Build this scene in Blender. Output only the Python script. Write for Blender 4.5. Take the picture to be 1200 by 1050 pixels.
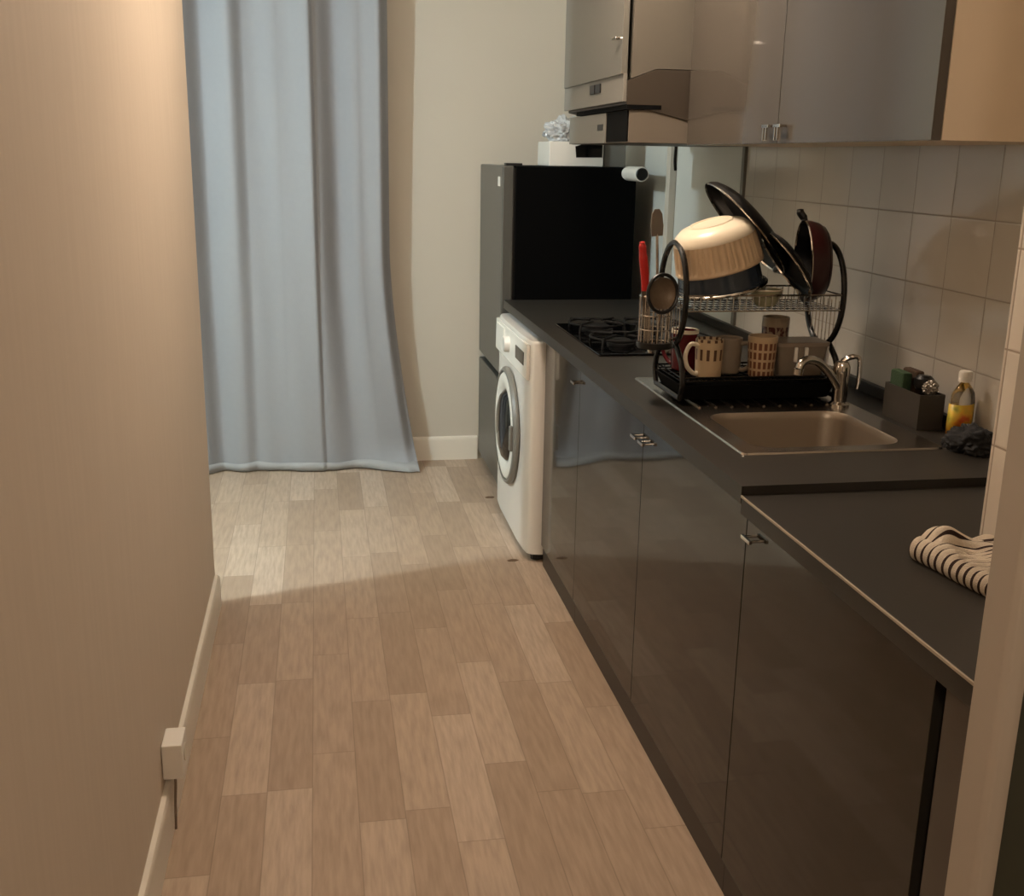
import bpy, bmesh, math, random
from mathutils import Vector, Matrix
random.seed(7)
S = bpy.context.scene
for o in list(bpy.data.objects): bpy.data.objects.remove(o)
COL = S.collection
V = Vector; PI = math.pi

# ------------------------------------------------------------ camera
FPX, PITCH, YAW, ROLL, EYE = 1275., .262, .1768, .0175, 1.5
def make_camera():
    cp, sp, cy, sy = math.cos(PITCH), math.sin(PITCH), math.cos(YAW), math.sin(YAW)
    f = V((sy*cp, cy*cp, -sp)); r = V((cy, -sy, 0)); u = r.cross(f)
    c, s = math.cos(ROLL), math.sin(ROLL)
    r2 = c*r + s*u; u2 = -s*r + c*u
    m = Matrix((r2, u2, -f)).transposed().to_4x4(); m.translation = V((0, 0, EYE))
    cam = bpy.data.cameras.new('camera'); cam.sensor_fit = 'HORIZONTAL'; cam.sensor_width = 36
    cam.lens = FPX/1200*36; cam.clip_start = .02
    o = bpy.data.objects.new('camera', cam); COL.objects.link(o); o.matrix_world = m
    S.camera = o
make_camera()

# ------------------------------------------------------------ world, lamps, exposure
w = bpy.data.worlds.new('world'); S.world = w; w.use_nodes = True
w.node_tree.nodes['Background'].inputs[0].default_value = (.55, .62, .75, 1)
w.node_tree.nodes['Background'].inputs[1].default_value = .02
def lamp(name, loc, power, col, radius):
    l = bpy.data.lights.new(name, 'POINT'); l.energy = power; l.color = col; l.shadow_soft_size = radius
    o = bpy.data.objects.new(name, l); COL.objects.link(o); o.location = loc; return o
WARM = (1, .82, .67)
lamp('kitchen_ceiling_light', (.52, 2.85, 2.40), 33, WARM, .15)
lamp('entrance_ceiling_light', (-.02, -.30, 2.16), 14, WARM, .05)
lamp('side_room_ceiling_light', (-1.60, 3.25, 2.30), 88, (.73, .905, 1), .045)
S.view_settings.view_transform = 'Standard'; S.view_settings.look = 'None'
S.view_settings.gamma = 1; S.view_settings.use_curve_mapping = False
S.view_settings.exposure = 0.78

# ------------------------------------------------------------ helpers
def lin(c): return tuple((x/255/12.92 if x/255 <= .04045 else ((x/255+.055)/1.055)**2.4) for x in c)
def mat(name, col, rough=.5, metal=0., spec=.5, noise=0., nscale=8., bump=0., bscale=60., trans=0., coat=0., stretch=(1,1,1), emit=None):
    m = bpy.data.materials.new(name); m.use_nodes = True
    nt = m.node_tree; b = nt.nodes['Principled BSDF']
    c = lin(col) + (1,)
    b.inputs['Base Color'].default_value = c; b.inputs['Roughness'].default_value = rough
    b.inputs['Metallic'].default_value = metal; b.inputs['Specular IOR Level'].default_value = spec
    b.inputs['Transmission Weight'].default_value = trans; b.inputs['Coat Weight'].default_value = coat
    if noise or bump:
        tc = nt.nodes.new('ShaderNodeTexCoord'); mp = nt.nodes.new('ShaderNodeMapping')
        nt.links.new(tc.outputs['Object'], mp.inputs[0]); mp.inputs['Scale'].default_value = stretch
    if noise:
        n = nt.nodes.new('ShaderNodeTexNoise'); n.inputs['Scale'].default_value = nscale; n.inputs['Detail'].default_value = 4
        nt.links.new(mp.outputs[0], n.inputs['Vector'])
        mx = nt.nodes.new('ShaderNodeMix'); mx.data_type = 'RGBA'
        mx.inputs[6].default_value = tuple(x*(1-noise) for x in c[:3]) + (1,)
        mx.inputs[7].default_value = tuple(min(1, x*(1+noise)) for x in c[:3]) + (1,)
        nt.links.new(n.outputs['Fac'], mx.inputs[0]); nt.links.new(mx.outputs[2], b.inputs['Base Color'])
    if bump:
        n2 = nt.nodes.new('ShaderNodeTexNoise'); n2.inputs['Scale'].default_value = bscale
        nt.links.new(mp.outputs[0], n2.inputs['Vector'])
        bp = nt.nodes.new('ShaderNodeBump'); bp.inputs['Strength'].default_value = bump; bp.inputs['Distance'].default_value = .005
        nt.links.new(n2.outputs['Fac'], bp.inputs['Height']); nt.links.new(bp.outputs[0], b.inputs['Normal'])
    return m

def obj(name, bm, m, parent=None, smooth=True, angle=35):
    bmesh.ops.recalc_face_normals(bm, faces=bm.faces)
    me = bpy.data.meshes.new(name); bm.to_mesh(me); bm.free()
    for mm in (m if isinstance(m, (list, tuple)) else [m]): me.materials.append(mm)
    if smooth:
        me.polygons.foreach_set('use_smooth', [True]*len(me.polygons)); me.set_sharp_from_angle(angle=math.radians(angle))
    o = bpy.data.objects.new(name, me); COL.objects.link(o)
    if parent: o.parent = parent; o.matrix_parent_inverse = Matrix.Identity(4)
    if smooth and angle <= 50 and len(o.data.polygons) < 400:
        wn = o.modifiers.new('even_shading', 'WEIGHTED_NORMAL'); wn.keep_sharp = True; wn.weight = 100
    return o
def tag(o, label, cat, group=None):
    o['label'] = label; o['category'] = cat
    if group: o['group'] = group
    return o
def thing(name, label, cat, loc=(0,0,0), group=None, rot=(0,0,0)):
    o = bpy.data.objects.new(name, None); COL.objects.link(o); o.empty_display_size = .05
    o.location = loc; o.rotation_euler = rot
    return tag(o, label, cat, group)
def struct(name, bm, m, parent=None, smooth=True):
    o = obj(name, bm, m, parent, smooth)
    if not parent: o['kind'] = 'structure'
    return o
def copy_part(o, parent, loc):
    c = o.copy(); COL.objects.link(c); c.parent = parent; c.location = loc; return c

def box(bm, a, b, bev=0., seg=2, mi=0):
    """axis aligned box from corner a to corner b"""
    t = bmesh.new()
    bmesh.ops.create_cube(t, size=1)
    for v in t.verts: v.co = V([(a[i]+b[i])/2 + v.co[i]*(b[i]-a[i]) for i in range(3)])
    if bev: bmesh.ops.bevel(t, geom=t.edges[:], offset=bev, segments=seg, affect='EDGES', profile=.5)
    for f in t.faces: f.material_index = mi
    merge(bm, t)
def merge(bm, t, mx=None):
    if mx is not None: bmesh.ops.transform(t, matrix=mx, verts=t.verts[:])
    mp = {}
    uv1 = t.loops.layers.uv.active
    for v in t.verts: mp[v] = bm.verts.new(v.co)
    for f in t.faces:
        try:
            g = bm.faces.new([mp[v] for v in f.verts]); g.material_index = f.material_index
        except ValueError: pass
    t.free()
def B(a, b, bev=0., seg=2):
    bm = bmesh.new(); box(bm, a, b, bev, seg); return bm
def loft(bm, rings, closed=True, cap0=False, cap1=False, mi=0, wrap=False):
    vs = [[bm.verts.new(p) for p in r] for r in rings]
    n = len(vs[0]); k = len(vs)
    for i in range(k if wrap else k-1):
        a, b = vs[i], vs[(i+1) % k]
        for j in range(n if closed else n-1):
            q = [a[j], a[(j+1) % n], b[(j+1) % n], b[j]]
            f = bm.faces.new(q); f.material_index = mi
    if cap0: bm.faces.new(vs[0]).material_index = mi
    if cap1: bm.faces.new(list(reversed(vs[-1]))).material_index = mi
    return vs
def lathe(bm, prof, n=40, mx=Matrix.Identity(4), mi=0, cap0=True, cap1=True, rfun=None):
    rings = []
    for r, z in prof:
        rr = max(r, 1e-4)
        rings.append([mx @ V((rr*(rfun(2*PI*j/n, z) if rfun else 1)*math.cos(2*PI*j/n), rr*(rfun(2*PI*j/n, z) if rfun else 1)*math.sin(2*PI*j/n), z)) for j in range(n)])
    loft(bm, rings, True, cap0, cap1, mi)
def tube(bm, pts, r, n=10, closed=False, mi=0):
    pts = [V(p) for p in pts]; k = len(pts); rings = []
    def tan(i):
        if closed: return (pts[(i+1) % k]-pts[i-1]).normalized()
        return (pts[min(i+1, k-1)]-pts[max(i-1, 0)]).normalized()
    t0 = tan(0); ref = V((0,0,1)) if abs(t0.z) < .9 else V((1,0,0))
    nrm = t0.cross(ref).normalized()
    for i in range(k):
        t = tan(i); nrm = (nrm - t*nrm.dot(t)).normalized(); bn = t.cross(nrm)
        rr = r[i] if isinstance(r, (list, tuple)) else r
        rings.append([pts[i] + rr*(math.cos(2*PI*j/n)*nrm + math.sin(2*PI*j/n)*bn) for j in range(n)])
    loft(bm, rings, True, not closed, not closed, mi, wrap=closed)
def smooth_path(pts, sub=8, closed=False):
    pts = [V(p) for p in pts]; k = len(pts); out = []
    for i in range(k if closed else k-1):
        g = lambda j: pts[j % k] if closed else pts[max(0, min(k-1, j))]
        p0, p1, p2, p3 = g(i-1), g(i), g(i+1), g(i+2)
        for s in range(sub):
            t = s/sub
            out.append(.5*((2*p1)+(p2-p0)*t+(2*p0-5*p1+4*p2-p3)*t*t+(3*p1-p0-3*p2+p3)*t**3))
    if not closed: out.append(pts[-1])
    return out
def rrect(x0, x1, y0, y1, r, z, n=8):
    P = []
    for cx, cy, a in ((x1-r, y1-r, 0), (x0+r, y1-r, PI/2), (x0+r, y0+r, PI), (x1-r, y0+r, 1.5*PI)):
        for i in range(n): 
            t = a + PI/2*i/(n-1); P.append(V((cx+r*math.cos(t), cy+r*math.sin(t), z)))
    return P
def prism(bm, poly, axis, a, b, bev=0.):
    """extrude a 2D polygon along an axis: poly in the two other coordinates"""
    t = bmesh.new()
    def mk(p, v):
        q = list(p); q.insert('xyz'.index(axis), v); return V(q)
    loft(t, [[mk(p, a) for p in poly], [mk(p, b) for p in poly]], True, True, True)
    if bev:
        bmesh.ops.recalc_face_normals(t, faces=t.faces)
        bmesh.ops.bevel(t, geom=t.edges[:], offset=bev, segments=2, affect='EDGES', profile=.5)
    merge(bm, t)
def P1(poly, axis, a, b, bev=0.):
    bm = bmesh.new(); prism(bm, poly, axis, a, b, bev); return bm
def tilt(loc, rot): return Matrix.Translation(V(loc)) @ Matrix.Rotation(rot[2], 4, 'Z') @ Matrix.Rotation(rot[1], 4, 'Y') @ Matrix.Rotation(rot[0], 4, 'X')

class N:
    """tiny node graph helper"""
    def __init__(s, m): s.nt = m.node_tree
    def val(s, x, sock):
        if isinstance(x, (int, float)): sock.default_value = x
        elif isinstance(x, tuple): sock.default_value = x
        else: s.nt.links.new(x, sock)
    def math(s, op, a, b=0., c=0.):
        n = s.nt.nodes.new('ShaderNodeMath'); n.operation = op
        s.val(a, n.inputs[0]); s.val(b, n.inputs[1]); s.val(c, n.inputs[2]); return n.outputs[0]
    def xyz(s):
        tc = s.nt.nodes.new('ShaderNodeTexCoord'); sp = s.nt.nodes.new('ShaderNodeSeparateXYZ')
        s.nt.links.new(tc.outputs['Object'], sp.inputs[0]); return sp.outputs
    def comb(s, x, y, z):
        n = s.nt.nodes.new('ShaderNodeCombineXYZ')
        for i, k in enumerate((x, y, z)): s.val(k, n.inputs[i])
        return n.outputs[0]
    def white(s, v):
        n = s.nt.nodes.new('ShaderNodeTexWhiteNoise'); n.noise_dimensions = '3D'; s.nt.links.new(v, n.inputs['Vector']); return n.outputs['Value']
    def noise(s, v, scale, detail=3):
        n = s.nt.nodes.new('ShaderNodeTexNoise'); n.inputs['Scale'].default_value = scale; n.inputs['Detail'].default_value = detail
        s.nt.links.new(v, n.inputs['Vector']); return n.outputs['Fac']
    def mix(s, f, a, b):
        n = s.nt.nodes.new('ShaderNodeMix'); n.data_type = 'RGBA'
        s.val(f, n.inputs[0]); s.val(a, n.inputs[6]); s.val(b, n.inputs[7]); return n.outputs[2]
    def ramp(s, f, stops):
        n = s.nt.nodes.new('ShaderNodeValToRGB'); e = n.color_ramp.elements
        while len(e) < len(stops): e.new(.5)
        for x, (p, c) in zip(e, stops): x.position = p; x.color = lin(c)+(1,)
        s.nt.links.new(f, n.inputs[0]); return n.outputs[0]
    def bump(s, h, strength, dist=.002):
        n = s.nt.nodes.new('ShaderNodeBump'); n.inputs['Strength'].default_value = strength; n.inputs['Distance'].default_value = dist
        s.nt.links.new(h, n.inputs['Height']); return n.outputs[0]
    def to(s, out, name): s.nt.links.new(out, s.nt.nodes['Principled BSDF'].inputs[name])

def floor_material():
    m = mat('vinyl_planks', (170, 150, 130), rough=.42, spec=.35); g = N(m); X, Y, Z = g.xyz()
    cx = g.math('DIVIDE', g.math('ADD', X, 5.02), .108); col = g.math('FLOOR', cx)
    off = g.white(g.comb(col, 3.3, 0)); ln = .58
    ry = g.math('ADD', g.math('DIVIDE', Y, ln), g.math('MULTIPLY', off, 7.)); row = g.math('FLOOR', ry)
    cell = g.white(g.comb(col, row, 1.7))
    shade = g.ramp(cell, [(0, (166, 144, 122)), (.45, (178, 156, 134)), (.75, (186, 165, 143)), (1, (195, 175, 154))])
    v = g.comb(g.math('ADD', g.math('MULTIPLY', X, 9.), g.math('MULTIPLY', cell, 30.)), g.math('MULTIPLY', Y, .9), 0)
    grain = g.noise(v, 9, 5)
    c = g.mix(g.math('MULTIPLY', g.math('SUBTRACT', grain, .36), 1.3), shade, lin((134, 114, 96))+(1,))
    ex = g.math('ABSOLUTE', g.math('SUBTRACT', g.math('FRACT', cx), .5)); ey = g.math('ABSOLUTE', g.math('SUBTRACT', g.math('FRACT', ry), .5))
    edge = g.math('MAXIMUM', g.math('GREATER_THAN', ex, .488), g.math('GREATER_THAN', ey, .4975))
    c = g.mix(g.math('MULTIPLY', edge, .35), c, lin((90, 75, 62))+(1,))
    g.to(c, 'Base Color'); g.to(g.bump(grain, .06), 'Normal'); return m
def tile_material(name, u, u0, du, v0, dv, base, line):
    m = mat(name, base, rough=.12, spec=.75); g = N(m); xyz = g.xyz(); U = xyz['XYZ'.index(u)]; Z = xyz[2]
    fu = g.math('DIVIDE', g.math('SUBTRACT', U, u0-40*du), du); fv = g.math('DIVIDE', g.math('SUBTRACT', Z, v0-40*dv), dv)
    d = g.math('MINIMUM', g.math('MULTIPLY', g.math('SUBTRACT', .5, g.math('ABSOLUTE', g.math('SUBTRACT', g.math('FRACT', fu), .5))), du),
               g.math('MULTIPLY', g.math('SUBTRACT', .5, g.math('ABSOLUTE', g.math('SUBTRACT', g.math('FRACT', fv), .5))), dv))
    j = g.math('LESS_THAN', d, .0016)
    cell = g.white(g.comb(g.math('FLOOR', fu), g.math('FLOOR', fv), 0))
    a = g.mix(cell, tuple(x*.96 for x in lin(base))+(1,), tuple(min(1, x*1.03) for x in lin(base))+(1,))
    g.to(g.mix(j, a, lin(line)+(1,)), 'Base Color')
    g.to(g.math('ADD', g.math('MULTIPLY', j, .5), .14), 'Roughness')
    tc = g.comb(xyz[0], xyz[1], xyz[2])
    h = g.math('ADD', g.math('MINIMUM', g.math('DIVIDE', d, .004), 1.), g.math('MULTIPLY', g.noise(tc, 9, 2), .5))
    g.to(g.bump(h, .25), 'Normal'); return m
def wallpaper_material():
    m = mat('beige_wallpaper', (214, 194, 168), rough=.7, spec=.25); g = N(m); X, Y, Z = g.xyz()
    n = g.noise(g.comb(g.math('MULTIPLY', X, 1.), g.math('MULTIPLY', Y, 10.), g.math('MULTIPLY', Z, .7)), 5, 4)
    g.to(g.ramp(n, [(.25, (200, 186, 167)), (.75, (205, 191, 172))]), 'Base Color')
    g.to(g.bump(n, .10, .002), 'Normal'); return m

M = dict(
    floor=floor_material(), left=wallpaper_material(),
    wall=mat('cream_paint', (194, 186, 170), rough=.7, noise=.03, nscale=3, bump=.05),
    cool_wall=mat('pale_wall_paint', (205, 205, 196), rough=.35, noise=.03, nscale=3),
    ceil=mat('white_ceiling', (225, 220, 210), rough=.8, noise=.02),
    tile=tile_material('white_tiles', 'Y', 2.355, .1715, 1.382, .166, (194, 190, 180), (150, 143, 132)),
    stub=tile_material('white_tiles_nook', 'Y', 1.53, .31, 1.376, .156, (225, 213, 196), (168, 150, 130)),
    white_wood=mat('white_skirting_paint', (222, 214, 198), rough=.4, noise=.02),
    jamb=mat('taupe_frame_paint', (172, 162, 148), rough=.5, noise=.03, nscale=12),
    dark_door=mat('dark_green_grey_paint', (58, 60, 50), rough=.5, noise=.05),
    gloss=mat('dark_gloss_front', (46, 43, 37), rough=.06, spec=.36, noise=.03, nscale=2),
    gloss2=mat('taupe_gloss_front', (76, 71, 64), rough=.11, spec=.52, noise=.03, nscale=2),
    side=mat('taupe_side_panel', (96, 91, 82), rough=.5, spec=.2, noise=.03, nscale=2),
    carcass=mat('dark_carcass', (48, 45, 40), rough=.45, noise=.05),
    cream_side=mat('cream_melamine', (214, 197, 172), rough=.45, noise=.02, nscale=3),
    plinth=mat('dark_plinth', (42, 38, 33), rough=.4, noise=.05),
    work=mat('charcoal_worktop', (46, 43, 38), rough=.4, spec=.35, noise=.16, nscale=160),
    work_edge=mat('worktop_edge_strip', (170, 158, 140), rough=.35, noise=.05),
    chrome=mat('chrome', (205, 200, 192), rough=.12, metal=1, noise=.02),
    bowl_steel=mat('satin_steel', (168, 157, 142), rough=.4, metal=.85, noise=.04, nscale=20),
    steel=mat('brushed_steel', (176, 168, 158), rough=.27, metal=1, noise=.05, nscale=30, stretch=(8,1,1)),
    black=mat('black_plastic', (16, 16, 16), rough=.35, noise=.1),
    black_tube=mat('black_coated_tube', (14, 13, 13), rough=.25, noise=.1),
    glass_black=mat('black_glass', (8, 8, 9), rough=.05, spec=.6, noise=.1),
    iron=mat('cast_iron', (12, 12, 12), rough=.6, spec=.3, noise=.15, bump=.2, bscale=300),
    white=mat('white_enamel', (222, 218, 210), rough=.25, noise=.015),
    white2=mat('white_plastic', (228, 224, 214), rough=.4, noise=.02),
    fridge=mat('dark_grey_fridge_door', (78, 76, 70), rough=.35, noise=.05, nscale=4),
    fridge_side=mat('black_fridge_side', (3, 3, 3), rough=.7, spec=.06, noise=.1),
    black_matte=mat('matte_black', (7, 7, 7), rough=.8, spec=.1, noise=.1),
    hood_door=mat('grey_front', (100, 98, 90), rough=.3, noise=.02),
    grey=mat('grey_metal_paint', (116, 113, 105), rough=.4, noise=.03),
    hoodtaupe=mat('taupe_hood_paint', (108, 100, 89), rough=.45, spec=.2, noise=.03),
    hooddark=mat('brown_grey_hood', (64, 57, 49), rough=.4, spec=.2, noise=.03),
    curtain=mat('pale_grey_curtain_cloth', (148, 150, 153), rough=.85, spec=.15, noise=.03, nscale=40, bump=.12, bscale=250),
)

# ------------------------------------------------------------ room shell
XL, YE, YB, XR, ZC = -.378, 3.58, 5.33, 1.45, 2.5
struct('floor', B((-2.8, -1.3, -.1), (2.2, YB+.12, 0)), M['floor'])
struct('ceiling', B((-2.8, -1.3, ZC), (2.2, YB+.12, ZC+.1)), M['ceil'])
struct('wall_left', B((XL-.09, -1.2, 0), (XL, YE, ZC), .006), M['left'])
struct('wall_back', B((-2.7, YB, 0), (2.1, YB+.1, ZC)), M['wall'])
struct('wall_right', B((XR, 1.0, 0), (XR+.1, YB, ZC)), M['cool_wall'])
struct('wall_right_tiles', B((XR-.007, 1.54, .905), (XR, 3.64, 1.72)), M['tile'])
struct('wall_nook', B((1.06, 1.0, 0), (XR, 1.54, ZC), .004), M['stub'])
struct('wall_behind', B((-2.7, -1.3, 0), (2.1, -1.2, ZC)), M['wall'])
struct('wall_side_room', B((-2.8, -1.3, 0), (-2.7, YB, ZC)), M['wall'])
struct('wall_side_room_near', B((-2.7, 1.4, 0), (XL-.09, 1.5, ZC)), M['wall'])
struct('wall_near', B((.7245, .945, 0), (2.1, .992, ZC)), M['dark_door'])
struct('wall_entrance', B((2.0, -1.2, 0), (2.1, .9, ZC)), M['wall'])
bm = bmesh.new(); prism(bm, [(.701, .992), (.701, .948), (.706, .940), (.716, .937), (.724, .937), (.724, .992)], 'z', 0, ZC, .002)
struct('trim_1', bm, M['jamb'])
struct('trim_2', P1([(XR-.018, 3.63), (XR-.018, 3.655), (XR, 3.655), (XR, 3.63)], 'z', .935, 1.56, .003), M['grey'])
struct('trim_3', P1([(XR-.03, 4.40), (XR-.03, 4.45), (XR, 4.45), (XR, 4.40)], 'z', .935, ZC, .004), M['wall'])
prof = [(0, 0), (.016, 0), (.016, .095), (.010, .108), (0, .112)]
struct('baseboard_left', P1([(XL+a, b) for a, b in prof], 'y', -1.2, YE), M['white_wood'])
struct('baseboard_back', P1([(YB-a, b*1.08) for a, b in prof], 'x', -.6, .77), M['white_wood'])

# ------------------------------------------------------------ curtain
def curtain():
    bm = bmesh.new(); nu, nv = 220, 70; z1 = ZC-.004
    pts = [(-.70, -.01), (-.57, -.055), (-.485, .05), (-.37, -.02), (-.305, .03), (-.16, .0), (-.02, -.055), (.0, -.02), (.10, .045), (.20, .0), (.285, -.03), (.33, .05)]
    keys = [((x+.70)/1.03, x, d) for x, d in pts]
    def xy(u):
        for (a, x0, d0), (b, x1, d1) in zip(keys, keys[1:]):
            if u <= b:
                t = (u-a)/(b-a); s = t*t*(3-2*t); return x0+(x1-x0)*t, d0+(d1-d0)*s
        return keys[-1][1:]
    vs = []
    for j in range(nv+1):
        v = j/nv; z = .006 + (z1-.006)*v; row = []
        low = max(0, 1-v/.42)
        for i in range(nu+1):
            u = i/nu; x, d = xy(u)
            d *= (.5+.5*min(1, v/.5))
            x += low**1.5*(.12*max(0, (u-.55)/.45)**1.5 + .015*math.sin(u*9))
            y = 5.195 + d + .006*math.sin(u*41+v*3) + .01*math.sin(u*6+v*5)
            hem = max(0, 1-v/.05)
            y += -hem**2*(.12*max(0, (u-.72)/.28)**2)
            zz = z + hem*.012*math.sin(u*13)**2*(1 if j else 0)
            row.append(bm.verts.new((x, y, zz)))
        vs.append(row)
    for j in range(nv):
        for i in range(nu): bm.faces.new((vs[j][i], vs[j][i+1], vs[j+1][i+1], vs[j+1][i]))
    o = obj('curtain', bm, M['curtain'], angle=180)
    sm = o.modifiers.new('thickness', 'SOLIDIFY'); sm.thickness = .003
    tag(o, 'long pale grey floor-length curtain hanging in soft folds against the back wall', 'curtain')
    # stitched hem band
    bm = bmesh.new(); pts = []
    hem = []
    for k, zz in enumerate((0.075, .081)):
        hem.append([])
    me = o.data
    row = lambda j: [me.vertices[j*(nu+1)+i].co.copy() for i in range(nu+1)]
    a, b = row(1), row(0)
    for i in range(nu):
        pass
    A = [p + V((0, -.004, 0)) for p in row(1)]; Bt = [p + V((0, -.004, 0)) for p in row(0)]
    loft(bm, [A, Bt], closed=False)
    h = obj('hem', bm, mat('white_hem_lining', (156, 157, 157), rough=.8, noise=.02), o, angle=180)
    h.modifiers.new('thickness', 'SOLIDIFY').thickness = .002
    h['label'] = 'white hem edge'
curtain()

# ------------------------------------------------------------ base units
def handle_bm(drop=0.):
    """small bow handle at the origin on a face looking to -x, its bar along y"""
    bm = bmesh.new()
    for s in (-1, 1): tube(bm, [(0, s*.015, 0), (-.014, s*.015, 0)], .003, 8)
    box(bm, (-.020, -.021, -.004), (-.013, .021, .004), .0015)
    if drop:
        box(bm, (-.020, -.010, -drop), (-.015, -.004, 0), .001); box(bm, (-.020, .006, -drop), (-.015, .012, 0), .001)
    return bm
XF = .797
def door_part(parent, y0, y1, z0, z1, x=XF, m='gloss', t=.018, name='door'):
    return obj(name, B((x, y0+.0015, z0), (x+t, y1-.0015, z1), .0012), M[m], parent)
hmesh = None
def put_handle(parent, loc, drop=0.):
    h = obj('handle', handle_bm(drop), M['chrome'], parent); h.location = loc; h['label'] = 'short chrome handle'; return h
def base_unit(label, y0, y1, ztop, doors, handles, xb=1.42):
    t = thing('base_cabinet', label, 'kitchen cabinet', (0, 0, 0), 'base cabinets under the worktops')
    bm = bmesh.new(); e = .018
    box(bm, (XF+.0185, y0+.001, .08), (xb, y0+e, ztop)); box(bm, (XF+.0185, y1-e, .08), (xb, y1-.001, ztop))
    box(bm, (XF+.0185, y0+e, .08), (xb, y1-e, .098)); box(bm, (xb-.01, y0+e, .098), (xb, y1-e, ztop)); box(bm, (XF+.0185, y0+e, ztop-.018), (XF+.09, y1-e, ztop))
    obj('carcass', bm, M['carcass'], t)
    obj('plinth', B((XF+.008, y0+.001, 0), (XF+.024, y1-.001, .079)), M['plinth'], t)
    for a, b in doors: d = door_part(t, a, b, .082, ztop-.006)
    ds = [c for c in t.children if c.name.startswith('door')]
    for d, loc in handles: put_handle(ds[d], loc)
    return t
base_unit('dark glossy base cabinet with one door directly beside the white washing machine', 3.263, 3.80, .868, [(3.263, 3.80)], [(0, (XF, 3.295, .812))])
base_unit('dark glossy two-door base cabinet below the sink with two chrome handles meeting', 1.875, 3.263, .868, [(2.57, 3.263), (1.875, 2.57)], [(0, (XF, 2.603, .812)), (1, (XF, 2.537, .812))])
base_unit('dark glossy base cabinet nearest the camera under the lower worktop', 1.19, 1.875, .851, [(1.205, 1.875)], [(0, (XF, 1.835, .808))], 1.05)
tag(obj('filler_panel', B((XF-.004, 1.003, 0), (XF+.016, 1.175, .851), .002), M['gloss2']), 'narrow grey-brown filler panel between the nearest base cabinet and the door frame', 'panel')

# ------------------------------------------------------------ worktops
t = thing('worktop', 'long charcoal worktop holding the hob, the sink and the dish rack', 'worktop', (0, 0, 0), 'charcoal worktops')
bm = bmesh.new(); x0, x1, ya, yb, za, zb = .775, 1.441, 1.862, 4.60, .870, .905
hx0, hx1, hy0, hy1 = .885, 1.275, 2.095, 2.46
poly = [(x0, ya), (x1, ya), (x1, yb), (x0, yb)]
box(bm, (x0, ya, za), (x1, hy0, zb)); box(bm, (x0, hy1, za), (x1, yb, zb)); box(bm, (x0, hy0, za), (hx0, hy1, zb)); box(bm, (hx1, hy0, za), (x1, hy1, zb))
obj('slab', bm, M['work'], t, smooth=False)
obj('upstand', B((1.424, 1.862, .905), (1.4425, 4.39, .935), .003), M['work'], t)
t = thing('worktop', 'short charcoal worktop set slightly lower, holding the striped towel', 'worktop', (0, 0, 0), 'charcoal worktops')
bm = bmesh.new(); prism(bm, [(.775, 1.003), (1.057, 1.003), (1.057, 1.545), (1.441, 1.545), (1.441, 1.858), (.775, 1.858)], 'z', .852, .888)
obj('slab', bm, M['work'], t, smooth=False)
e = obj('edge_strip', B((.7725, 1.003, .884), (.7755, 1.858, .8888), .0006), M['work_edge'], t); e['label'] = 'thin pale edge strip'

# ------------------------------------------------------------ sink and tap
def sink():
    t = thing('sink', 'stainless steel inset sink with a bowl and ribbed drainer under the dish rack', 'sink', (1.09, 2.47, .905))
    def put(name, bm, m): 
        o = obj(name, bm, M[m], t); o.data.transform(Matrix.Translation((-1.09, -2.47, -.905))); return o
    n = 8
    bm = bmesh.new()
    O0 = rrect(.858, 1.318, 2.07, 2.885, .012, .9055, n); O1 = rrect(.860, 1.316, 2.072, 2.883, .012, .9095, n)
    O2 = rrect(.872, 1.304, 2.084, 2.871, .012, .9075, n)
    I = rrect(.905, 1.255, 2.115, 2.44, .055, .9075, n)
    loft(bm, [O0, O1, O2, I]); put('rim', bm, 'steel')
    bm = bmesh.new()
    rings = [I] + [rrect(.905+a, 1.255-a, 2.115+a, 2.44-a, max(.02, .055-a*.2), z, n) for a, z in ((.004, .903), (.007, .89), (.012, .80), (.02, .765), (.04, .755))]
    loft(bm, rings, cap1=True); put('bowl', bm, 'bowl_steel')
    bm = bmesh.new()
    for k in range(9):
        x = .915 + k*.042
        tube(bm, [(x, 2.50, .9075), (x, 2.52, .9095), (x, 2.83, .9095), (x, 2.85, .9075)], .0038, 8)
    put('drainer_ribs', bm, 'steel')
    bm = bmesh.new(); lathe(bm, [(.0, .7565), (.032, .7565), (.036, .760), (.03, .7615), (.0, .7585)], 24, Matrix.Translation((1.08, 2.28, 0)), cap0=False, cap1=False)
    put('drain', bm, 'chrome')
sink()
def tap():
    t = thing('faucet', 'chrome mixer tap standing at the back corner of the sink', 'tap', (1.277, 2.49, .9075))
    bm = bmesh.new(); lathe(bm, [(.026, 0), (.026, .006), (.019, .012), (.0185, .075), (.021, .08), (.021, .10), (.016, .112), (.004, .116)], 28)
    obj('body', bm, M['chrome'], t)
    bm = bmesh.new(); p = smooth_path([(-.01, -.006, .05), (-.04, -.02, .085), (-.08, -.035, .118), (-.115, -.05, .128), (-.135, -.058, .122), (-.142, -.06, .108)], 6)
    tube(bm, p, .0105, 14); tube(bm, [p[-1], p[-1]+V((-.001, 0, -.014))], .0125, 14); obj('spout', bm, M['chrome'], t)
    bm = bmesh.new(); tube(bm, smooth_path([(0, 0, .112), (.012, -.004, .122), (.028, -.008, .126), (.04, -.01, .118), (.042, -.011, .07), (.04, -.011, .045)], 6), [.007]*12 + [.0055]*19, 10)
    obj('lever', bm, M['chrome'], t)
tap()

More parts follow.
